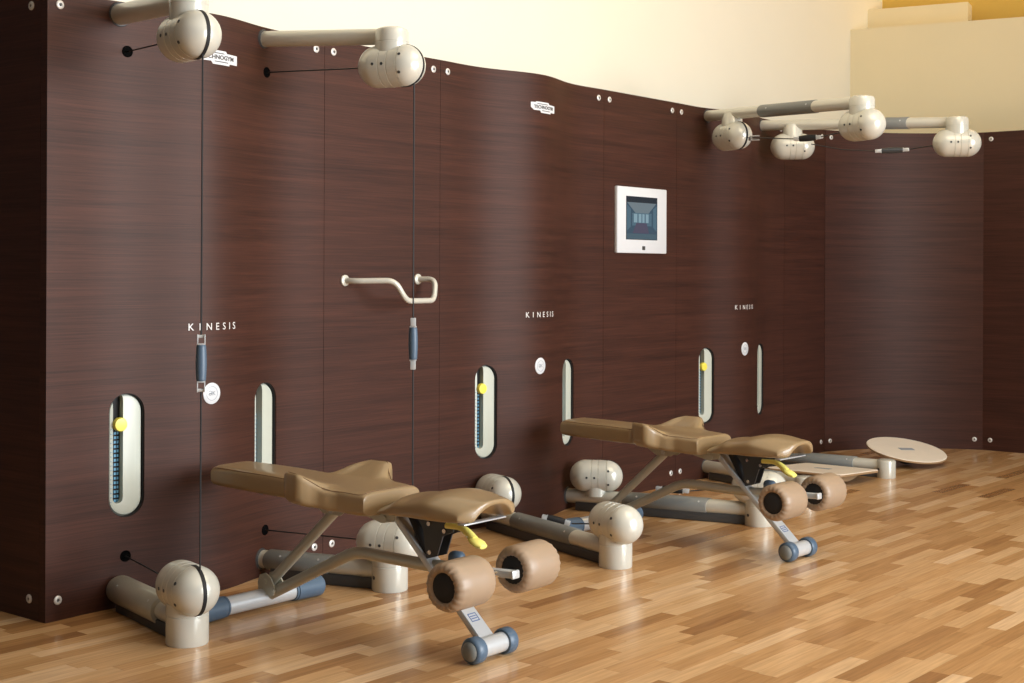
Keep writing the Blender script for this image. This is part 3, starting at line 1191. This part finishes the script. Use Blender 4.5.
def emit(name, col, s=1.0):
    m = bpy.data.materials.new(name)
    m.use_nodes = True
    b = m.node_tree.nodes['Principled BSDF']
    b.inputs['Base Color'].default_value = (0.01, 0.01, 0.012, 1)
    b.inputs['Roughness'].default_value = 0.2
    b.inputs['Emission Color'].default_value = (*col, 1)
    b.inputs['Emission Strength'].default_value = s * 0.72
    return m


sm = [emit('screen_dark', (0.020, 0.032, 0.042)), emit('screen_ceiling', (0.20, 0.26, 0.29)), emit('screen_wall', (0.055, 0.11, 0.16)),
      emit('screen_light', (0.30, 0.46, 0.54)), emit('screen_floor', (0.10, 0.095, 0.15)), emit('screen_mid', (0.10, 0.19, 0.25)), emit('screen_foot', (0.085, 0.15, 0.19))]
bm = bmesh.new()
add_box(bm, -0.01, 0.012, 0.0235, sw, sh, 0.003, F)


def quad(pts_, mi, lift):
    vs = [bm.verts.new(F @ Vector((-0.01 + x * sw / 2, 0.012 + y * sh / 2, 0.0252 + lift))) for x, y in pts_]
    bm.faces.new(vs).material_index = mi


quad([(-0.97, 0.72), (0.97, 0.72), (0.97, -0.80), (-0.97, -0.80)], 2, 0.0001)
quad([(-0.95, 0.72), (0.92, 0.72), (0.42, 0.24), (-0.42, 0.24)], 1, 0.0002)
quad([(-0.62, 0.24), (0.62, 0.24), (0.62, -0.35), (-0.62, -0.35)], 5, 0.00015)
for x0, x1 in ((-0.52, -0.30), (-0.22, -0.04), (0.02, 0.16), (0.24, 0.42)):
    quad([(x0, 0.20), (x1, 0.20), (x1, -0.20), (x0, -0.20)], 3, 0.0003)
quad([(-0.36, -0.22), (0.30, -0.22), (0.46, -0.70), (-0.60, -0.70)], 4, 0.0003)
quad([(-0.97, -0.72), (0.97, -0.72), (0.97, -0.97), (-0.97, -0.97)], 6, 0.0003)
quad([(0.72, 0.45), (0.95, 0.60), (0.95, -0.60), (0.72, -0.40)], 5, 0.0003)
quad([(-0.95, 0.60), (-0.72, 0.42), (-0.72, -0.40), (-0.95, -0.60)], 5, 0.0003)
bmesh.ops.recalc_face_normals(bm, faces=bm.faces)
mesh_obj('display', bm, sm, root, smooth=False)


# ------------------------------------------------------------------ benches (local x = head to foot, local y = to the wall's far side)
def pad(z_of, na=34, nb=30, eq=6.0, ep=5.0):
    """cushion over q (along) and p (across) in -1..1; z_of gives x, y, top, bottom and rim height"""
    bm = bmesh.new()

    def cosd(k, n_):
        return -math.cos(PI * k / n_)

    def edge(x, e):
        return max(0.0, 1 - abs(x) ** e) ** (1 / e)

    grid = {}
    for i in range(na + 1):
        qq = cosd(i, na)
        for j in range(nb + 1):
            pp = cosd(j, nb)
            x, y, zt, zb, zr = z_of(qq, pp)
            f = edge(qq, eq) * edge(pp, ep)
            if i in (0, na) or j in (0, nb):
                grid[i, j, 0] = grid[i, j, 1] = bm.verts.new((x, y, zr))
            else:
                grid[i, j, 0] = bm.verts.new((x, y, zr + (zt - zr) * f))
                grid[i, j, 1] = bm.verts.new((x, y, zr + (zb - zr) * f))
    for i in range(na):
        for j in range(nb):
            for s in (0, 1):
                vs = [grid[i, j, s], grid[i + 1, j, s], grid[i + 1, j + 1, s], grid[i, j + 1, s]]
                if s:
                    vs.reverse()
                try:
                    bm.faces.new(vs)
                except ValueError:
                    pass
    return bm


def interp(tab, x):
    if x <= tab[0][0]:
        return tab[0][1]
    for (a, va), (b, vb) in zip(tab, tab[1:]):
        if x <= b:
            t = (x - a) / (b - a)
            t = t * t * (3 - 2 * t)
            return va + (vb - va) * t
    return tab[-1][1]


def back_map(q, p):
    a = -0.8975 + 0.4275 * q                    # -1.325 .. -0.47
    wdt = interp([(-1.325, 0.104), (-1.10, 0.110), (-0.88, 0.110), (-0.84, 0.132), (-0.775, 0.226), (-0.70, 0.240), (-0.645, 0.182), (-0.58, 0.154), (-0.47, 0.143)], a)
    ear = interp([(-0.88, 0), (-0.78, 1), (-0.71, 1), (-0.63, 0)], a)
    ax = abs(p)
    zt = interp([(-1.325, 0.536), (-1.1, 0.534), (-0.75, 0.527), (-0.47, 0.519)], a)
    zb = interp([(-1.325, 0.452), (-0.9, 0.446), (-0.7, 0.440), (-0.47, 0.428)], a)
    lift = ear * 0.068 * max(0.0, (ax - 0.35) / 0.65) ** 1.6
    zt += lift
    zb += lift * 0.25
    return a, p * wdt, zt, zb, zb * 0.5 + zt * 0.5


def seat_map(q, p):
    s = (q + 1) / 2
    ax = abs(p)
    front = 0.005 - 0.045 * ax ** 3
    rear = -0.462 + 0.02 * p * p
    a = rear + (front - rear) * s
    wdt = interp([(0, 0.105), (0.3, 0.140), (0.7, 0.160), (1.0, 0.150)], s)
    zt = interp([(0, 0.474), (0.3, 0.520), (0.65, 0.546), (1.0, 0.532)], s) - 0.026 * ax ** 2.2 * (0.4 + 0.6 * s)
    zb = interp([(0, 0.444), (0.5, 0.450), (1.0, 0.455)], s)
    arch = max(0.0, 1 - (ax / 0.66) ** 2.5) * max(0.0, (s - 0.55) / 0.45) ** 0.8
    zb += 0.052 * arch
    zb = min(zb, zt - 0.014)
    zr = zb + (zt - zb) * (0.45 + 0.25 * arch)
    return a, p * wdt, zt, zb, zr


def make_bench(label, loc):
    root = thing('training_bench', label, 'bench', loc, TH - PI / 2, 'tan leather benches')
    bm = pad(back_map, 84, 44, 14.0, 5.0)
    bp = mesh_obj('backrest', bm, M['leather'], root, ang=80)
    # seam along the upper edge
    loop = []
    nn = 90
    for k in range(nn):
        s = k / nn * 4
        i, f = int(s), s - int(s)
        q, p = [(-0.965 + 1.93 * f, -0.93), (0.965, -0.93 + 1.86 * f), (0.965 - 1.93 * f, 0.93), (-0.965, 0.93 - 1.86 * f)][i]
        x, y, zt, zb, zr = back_map(q, p)
        fz = max(0, 1 - abs(q) ** 14) ** (1 / 14) * max(0, 1 - abs(p) ** 5) ** 0.2
        loop.append((x, y, zr + (zt - zr) * fz + 0.0002))
    bm = bmesh.new()
    add_tube(bm, loop, 0.0016, 6, closed=True)
    mesh_obj('seam', bm, M['thread'], bp)
    bm = pad(seat_map, 44, 44, 5.0, 4.0)
    mesh_obj('seat', bm, M['leather'], root, ang=80)
    # bent main tube
    bm = bmesh.new()
    path = smooth_path([(-1.10, 0, 0.055), (-0.675, 0, 0.262), (-0.62, 0, 0.276), (-0.29, 0, 0.272), (-0.125, 0, 0.283)], 0.07, 6)
    add_tube(bm, path, 0.0215, 18)
    mt = mesh_obj('main_tube', bm, M['bench_metal'], root)
    bm = bmesh.new()
    add_lathe(bm, [(0, 0), (0, 0.022), (0.012, 0.025), (0.04, 0.022), (0.05, 0.013), (0.052, 0)], basis(Vector((1, 0, 0.10)), o=(-0.190, 0.0, 0.312)), 18)
    add_lathe(bm, [(0, 0.011), (0.028, 0.011)], basis(Vector((0, 0, 1)), o=(-0.17, 0, 0.284)), 12)
    mesh_obj('locking_knob', bm, M['blue_rubber'], mt)
    # back support strut
    bm = bmesh.new()
    a, b = Vector((-1.095, 0, 0.105)), Vector((-0.752, 0, 0.408))
    add_tube(bm, [a, b], 0.0195, 16)
    st = mesh_obj('strut', bm, M['bench_metal'], root)
    bm = bmesh.new()
    d = (b - a).normalized()
    add_lathe(bm, [(-0.033, 0), (-0.033, 0.011), (0.033, 0.011), (0.033, 0)], basis(Vector((0, 1, 0)), o=b + d * 0.012), 14)
    add_lathe(bm, [(0.033, 0.0), (0.033, 0.017), (0.060, 0.017), (0.064, 0.012), (0.064, 0)], basis(Vector((0, 1, 0)), o=b + d * 0.012), 14)
    mesh_obj('hinge_pin', bm, M['alu'], st)
    for sy in (-1, 1):
        bm = bmesh.new()
        add_prism(bm, [(-0.785, 0.40), (-0.70, 0.40), (-0.62, 0.452), (-0.88, 0.452)], sy * 0.026 - 0.002, sy * 0.026 + 0.002, Matrix(((1, 0, 0, 0), (0, 0, 1, 0), (0, 1, 0, 0), (0, 0, 0, 1))))
        mesh_obj('hinge_bracket', bm, M['bench_metal'], root)
    # knuckle that joins strut, tube and rear bar
    bm = bmesh.new()
    XZ = Matrix(((1, 0, 0, 0), (0, 0, 1, 0), (0, 1, 0, 0), (0, 0, 0, 1)))
    for sy in (-1, 1):
        add_prism(bm, [(-1.135, 0.055), (-1.055, 0.062), (-1.045, 0.085), (-1.07, 0.125), (-1.10, 0.140), (-1.13, 0.130), (-1.142, 0.10)], sy * 0.024 - 0.0025, sy * 0.024 + 0.0025, XZ)
    add_lathe(bm, [(-0.032, 0), (-0.032, 0.010), (0.032, 0.010), (0.032, 0)], basis(Vector((0, 1, 0)), o=(-1.10, 0, 0.108)), 12)
    add_lathe(bm, [(-0.032, 0), (-0.032, 0.008), (0.032, 0.008), (0.032, 0)], basis(Vector((0, 1, 0)), o=(-1.055, 0, 0.078)), 12)
    mesh_obj('rear_knuckle', bm, M['bench_metal'], root)
    # rear bar on the floor with rubber caps
    bm = bmesh.new()
    F = basis(Vector((0, 1, 0)), o=(-1.12, 0, 0.043))
    add_lathe(bm, [(-0.30, 0), (-0.30, 0.034), (0.17, 0.034), (0.17, 0)], F, 24)
    rb = mesh_obj('rear_bar', bm, M['alu'], root)
    for x0, x1 in ((-0.205, -0.33), (0.125, 0.275)):
        s = 1 if x1 > x0 else -1
        bm = bmesh.new()
        add_lathe(bm, [(x0, 0.033), (x0, 0.0385), (x0 + s * 0.006, 0.0385), (x0 + s * 0.008, 0.0365), (x0 + s * 0.011, 0.0365), (x0 + s * 0.013, 0.040), (x1 - s * 0.03, 0.0425), (x1 - s * 0.010, 0.0425), (x1, 0.034), (x1, 0)], F, 28)
        mesh_obj('rubber_cap', bm, M['blue_rubber'], rb)
    # front leg (flat bar) and foot
    bm = bmesh.new()
    a, b = Vector((-0.430, 0, 0.425)), Vector((-0.040, 0, 0.060))
    dv = (b - a)
    F = basis(dv, Vector((0, 0, 1)), a)
    ln = dv.length
    rect = [(0, -0.030), (ln, -0.036), (ln, 0.036), (0, 0.030)]
    add_prism(bm, rect, -0.011, 0.011, F, bev=0.003)
    lg = mesh_obj('leg', bm, M['alu'], root)
    bm = bmesh.new()
    Fs = F @ Matrix.Translation((ln - 0.085, 0, 0.0113))
    for (x0, x1, y0, y1) in ((-0.016, 0.016, -0.020, -0.017), (-0.016, 0.016, 0.017, 0.020), (-0.016, -0.013, -0.02, 0.02), (0.013, 0.016, -0.02, 0.02), (-0.006, -0.003, -0.014, 0.014), (0.003, 0.006, -0.014, 0.014)):
        add_box(bm, (x0 + x1) / 2, (y0 + y1) / 2, 0, x1 - x0, y1 - y0, 0.0008, Fs)
    mesh_obj('sticker', bm, M['blue_print'], lg, smooth=False)
    bm = bmesh.new()
    F = basis(Vector((0, 1, 0)), o=(-0.022, 0, 0.044))
    add_lathe(bm, [(-0.08, 0), (-0.08, 0.033), (0.08, 0.033), (0.08, 0)], F, 24)
    fb = mesh_obj('foot_bar', bm, M['alu'], root)
    for s in (-1, 1):
        bm = bmesh.new()
        add_lathe(bm, [(s * 0.060, 0.032), (s * 0.060, 0.040), (s * 0.066, 0.0435), (s * 0.096, 0.0435), (s * 0.104, 0.038), (s * 0.107, 0.033), (s * 0.106, 0.0)], F, 28)
        cp = mesh_obj('rubber_cap', bm, M['blue_rubber'], fb)
        bm = bmesh.new()
        add_lathe(bm, [(s * 0.106, 0.0325), (s * 0.114, 0.027), (s * 0.119, 0.015), (s * 0.120, 0)], F, 24)
        mesh_obj('end_plug', bm, M['sleeve'], fb)
    # sliding bar that carries the two rollers
    bm = bmesh.new()
    F = basis(Vector((1, 0, 0.05)), o=(-0.25, 0, 0.276))
    add_box(bm, 0.165, 0, 0, 0.33, 0.034, 0.024, F, bev=0.004)
    add_box(bm, 0.332, 0, 0, 0.012, 0.038, 0.028, F, bev=0.005)
    mesh_obj('slide_bar', bm, M['alu'], root)
    for s in (-1, 1):
        bm = bmesh.new()
        F = basis(Vector((0, s, 0)), o=(0.018, -0.022, 0.288))
        y0, y1 = 0.080, 0.266
        r = 0.079

        def wr(x, rr, a):
            if rr > 0.072:
                return x, rr * (1 + 0.004 * math.sin(5 * a + x * 30))
            return x + 0.0016 * math.sin(19 * a) + 0.0010 * math.sin(31 * a), rr * (1 + 0.009 * math.sin(19 * a))

        prof = [(y0 + 0.012, 0.046), (y0 + 0.002, 0.050), (y0, 0.060), (y0 + 0.006, 0.071), (y0 + 0.022, r), (y0 + 0.06, r + 0.001), (y1 - 0.06, r + 0.001), (y1 - 0.022, r), (y1 - 0.006, 0.071), (y1, 0.060), (y1 - 0.002, 0.050), (y1 - 0.012, 0.046)]
        add_lathe(bm, prof, F, 76, mod=wr)
        ro = mesh_obj('roller', bm, M['leather_pale'], root, ang=60)
        bm = bmesh.new()
        add_lathe(bm, [(y0 + 0.008, 0), (y0 + 0.006, 0.03), (y0 + 0.010, 0.0485), (y0 + 0.02, 0.0485), (y1 - 0.02, 0.0485), (y1 - 0.010, 0.0485), (y1 - 0.003, 0.036), (y1 - 0.001, 0.022), (y1 - 0.001, 0)], F, 36)
        mesh_obj('foam_core', bm, M['foam'], ro)
        bm = bmesh.new()
        add_lathe(bm, [(0.0, 0), (0.0, 0.011), (y0 + 0.01, 0.011), (y0 + 0.01, 0)], F, 14)
        mesh_obj('axle', bm, M['chrome'], ro)
    # dark seat carrier: side plates, gas spring, pivots
    for sy in (-1, 1):
        bm = bmesh.new()
        add_prism(bm, [(-0.34, 0.452), (-0.15, 0.455), (-0.165, 0.405), (-0.21, 0.385), (-0.235, 0.315), (-0.285, 0.300), (-0.30, 0.40)], sy * 0.024 - 0.0025, sy * 0.024 + 0.0025, XZ)
        mesh_obj('seat_carrier', bm, M['bracket'], root)
    for x, z in ((-0.27, 0.422), (-0.265, 0.325), (-0.20, 0.405)):
        bm = bmesh.new()
        add_lathe(bm, [(-0.033, 0), (-0.033, 0.008), (0.033, 0.008), (0.033, 0)], basis(Vector((0, 1, 0)), o=(x, 0, z)), 14)
        mesh_obj('pivot_bolt', bm, M['chrome'], root)
    bm = bmesh.new()
    add_tube(bm, [(-0.37, 0.0, 0.440), (-0.285, 0.0, 0.300)], 0.020, 14)
    mesh_obj('gas_spring', bm, M['black'], root)
    # alloy tongue and yellow lever under the front of the seat
    bm = bmesh.new()
    add_box(bm, -0.075, 0.02, 0.448, 0.030, 0.22, 0.005, None, bev=0.0015)
    mesh_obj('tongue', bm, M['alu'], root)
    bm = bmesh.new()
    lp = smooth_path([(-0.19, -0.03, 0.425), (-0.12, -0.035, 0.428), (-0.085, -0.04, 0.415), (-0.055, -0.045, 0.395)], 0.03, 5)
    add_tube(bm, lp, [0.010 + 0.005 * (k / (len(lp) - 1)) for k in range(len(lp))], 12)
    add_lathe(bm, [(-0.040, 0), (-0.034, 0.014), (-0.012, 0.025), (0.012, 0.026), (0.030, 0.017), (0.035, 0)], basis(Vector((0.85, -0.05, -0.30)), Vector((0, 0, 1)), Vector((-0.040, -0.047, 0.388))) @ Matrix.Diagonal((1, 1, 0.5, 1)), 18)
    mesh_obj('release_lever', bm, M['lever_yellow'], root)
    # joint between the two cushions
    bm = bmesh.new()
    for sy in (-1, 1):
        add_prism(bm, [(-0.56, 0.425), (-0.47, 0.405), (-0.41, 0.415), (-0.40, 0.440), (-0.50, 0.445)], sy * 0.052 - 0.003, sy * 0.052 + 0.003, XZ)
    add_lathe(bm, [(-0.06, 0), (-0.06, 0.013), (0.06, 0.013), (0.06, 0)], basis(Vector((0, 1, 0)), o=(-0.455, 0, 0.42)), 14)
    mesh_obj('cushion_hinge', bm, M['bench_metal'], root)
    return root


def copy_tree(o, parent=None):
    c = o.copy()
    C.objects.link(c)
    c.parent = parent
    for ch in list(o.children):
        copy_tree(ch, c)
    return c


OB = Vector((-0.05, 4.620))
b1 = make_bench('tan leather training bench nearest the camera, between the two near floor arms', (OB.x, OB.y, 0))
bpy.context.view_layer.update()
b2 = copy_tree(b1)
O2 = OB + Vector((1.350, 1.625))
b2.location = (O2.x, O2.y, 0)
b2.rotation_euler.z -= math.radians(3.5)
b2['label'] = 'tan leather training bench farther back, partly behind the ball topped post'

# ------------------------------------------------------------------ balance boards


def board_thing(name, label, outline, center, tilt, thick, plinth, cat):
    """outline in the board's plane; tilt: 3x3-like matrix (world orientation)"""
    root = thing(name, label, cat, (center.x, center.y, 0), 0.0)
    F = Matrix.Translation((0, 0, center.z)) @ tilt
    bm = bmesh.new()
    add_prism(bm, outline, -thick / 2, thick / 2, F, bev=0.004)
    for f in bm.faces:
        pass
    deck = mesh_obj('deck', bm, [M['wood'], M['wood_edge']], root, ang=30)
    up = (tilt.to_3x3() @ Vector((0, 0, 1)))
    for p_ in deck.data.polygons:
        if p_.normal.dot(up) < 0.3:
            p_.material_index = 1
    return root, F, deck


# round wobble board: rests on its dome and one edge
rd = 0.262
ctr = ray(906.3, 450.3, 9.35)
tilt = Matrix.Rotation(math.radians(5.5), 4, 'Y') @ Matrix.Rotation(math.radians(10.3), 4, 'X')
tz = ctr.z
root, F, deck = board_thing('round_balance_board', 'round pale plywood balance board tilted on the floor by the back wall', circle2d(rd, 64), ctr, tilt, 0.018, None, 'balance board')
bm = bmesh.new()
prof = [(0.0, 0.085)]
dome = ctr.z - 0.012
for k in range(1, 9):
    a = PI / 2 * k / 8
    prof.append((dome * math.sin(a), 0.085 * math.cos(a)))
prof[-1] = (dome, 0)
add_lathe(bm, prof, Matrix.Translation((0, 0, ctr.z - 0.009)) @ Matrix.Rotation(PI / 2, 4, 'Y'), 28)
mesh_obj('dome', bm, M['plinth'], root)
bm = bmesh.new()
add_box(bm, 0, 0.0, 0.0095, 0.105, 0.045, 0.001, F @ Matrix.Rotation(math.radians(15), 4, 'Z'))
pr_ = mesh_obj('print', bm, M['grey_print'], deck, smooth=False)

# square rocker board
qc = Vector((1.92, 8.62, 0.066))
hs = 0.255


def rounded_rect(hx, hy, r, n=6):
    o = []
    for cx, cy, a0 in ((hx - r, hy - r, 0), (-hx + r, hy - r, PI / 2), (-hx + r, -hy + r, PI), (hx - r, -hy + r, 3 * PI / 2)):
        for k in range(n + 1):
            a = a0 + PI / 2 * k / n
            o.append((cx + r * math.cos(a), cy + r * math.sin(a)))
    return o


tilt = Matrix.Rotation(TH, 4, 'Z') @ Matrix.Rotation(math.radians(3), 4, 'Y')
root, F, deck = board_thing('square_balance_board', 'square pale plywood balance board on the floor behind the far bench rollers', rounded_rect(0.27, 0.25, 0.03), qc, tilt, 0.018, None, 'balance board')
bm = bmesh.new()
add_box(bm, 0, 0, 0.0095, 0.05, 0.10, 0.001, F)
mesh_obj('print', bm, M['grey_print'], deck, smooth=False)
for s in (-1, 1):
    bm = bmesh.new()
    add_prism(bm, [(-0.2, 0.0)] + [(-0.2 + 0.4 * k / 12, -0.045 * math.sin(PI * k / 12) - 0.001) for k in range(13)] + [(0.2, 0.0)], s * 0.15 - 0.012, s * 0.15 + 0.012,
              Matrix.Translation((0, 0, qc.z - 0.009)) @ tilt @ XZ if False else Matrix.Translation((0, 0, qc.z - 0.009)) @ tilt @ Matrix(((1, 0, 0, 0), (0, 0, 1, 0), (0, 1, 0, 0), (0, 0, 0, 1))))
    mesh_obj('runner', bm, M['wood_edge'], root)
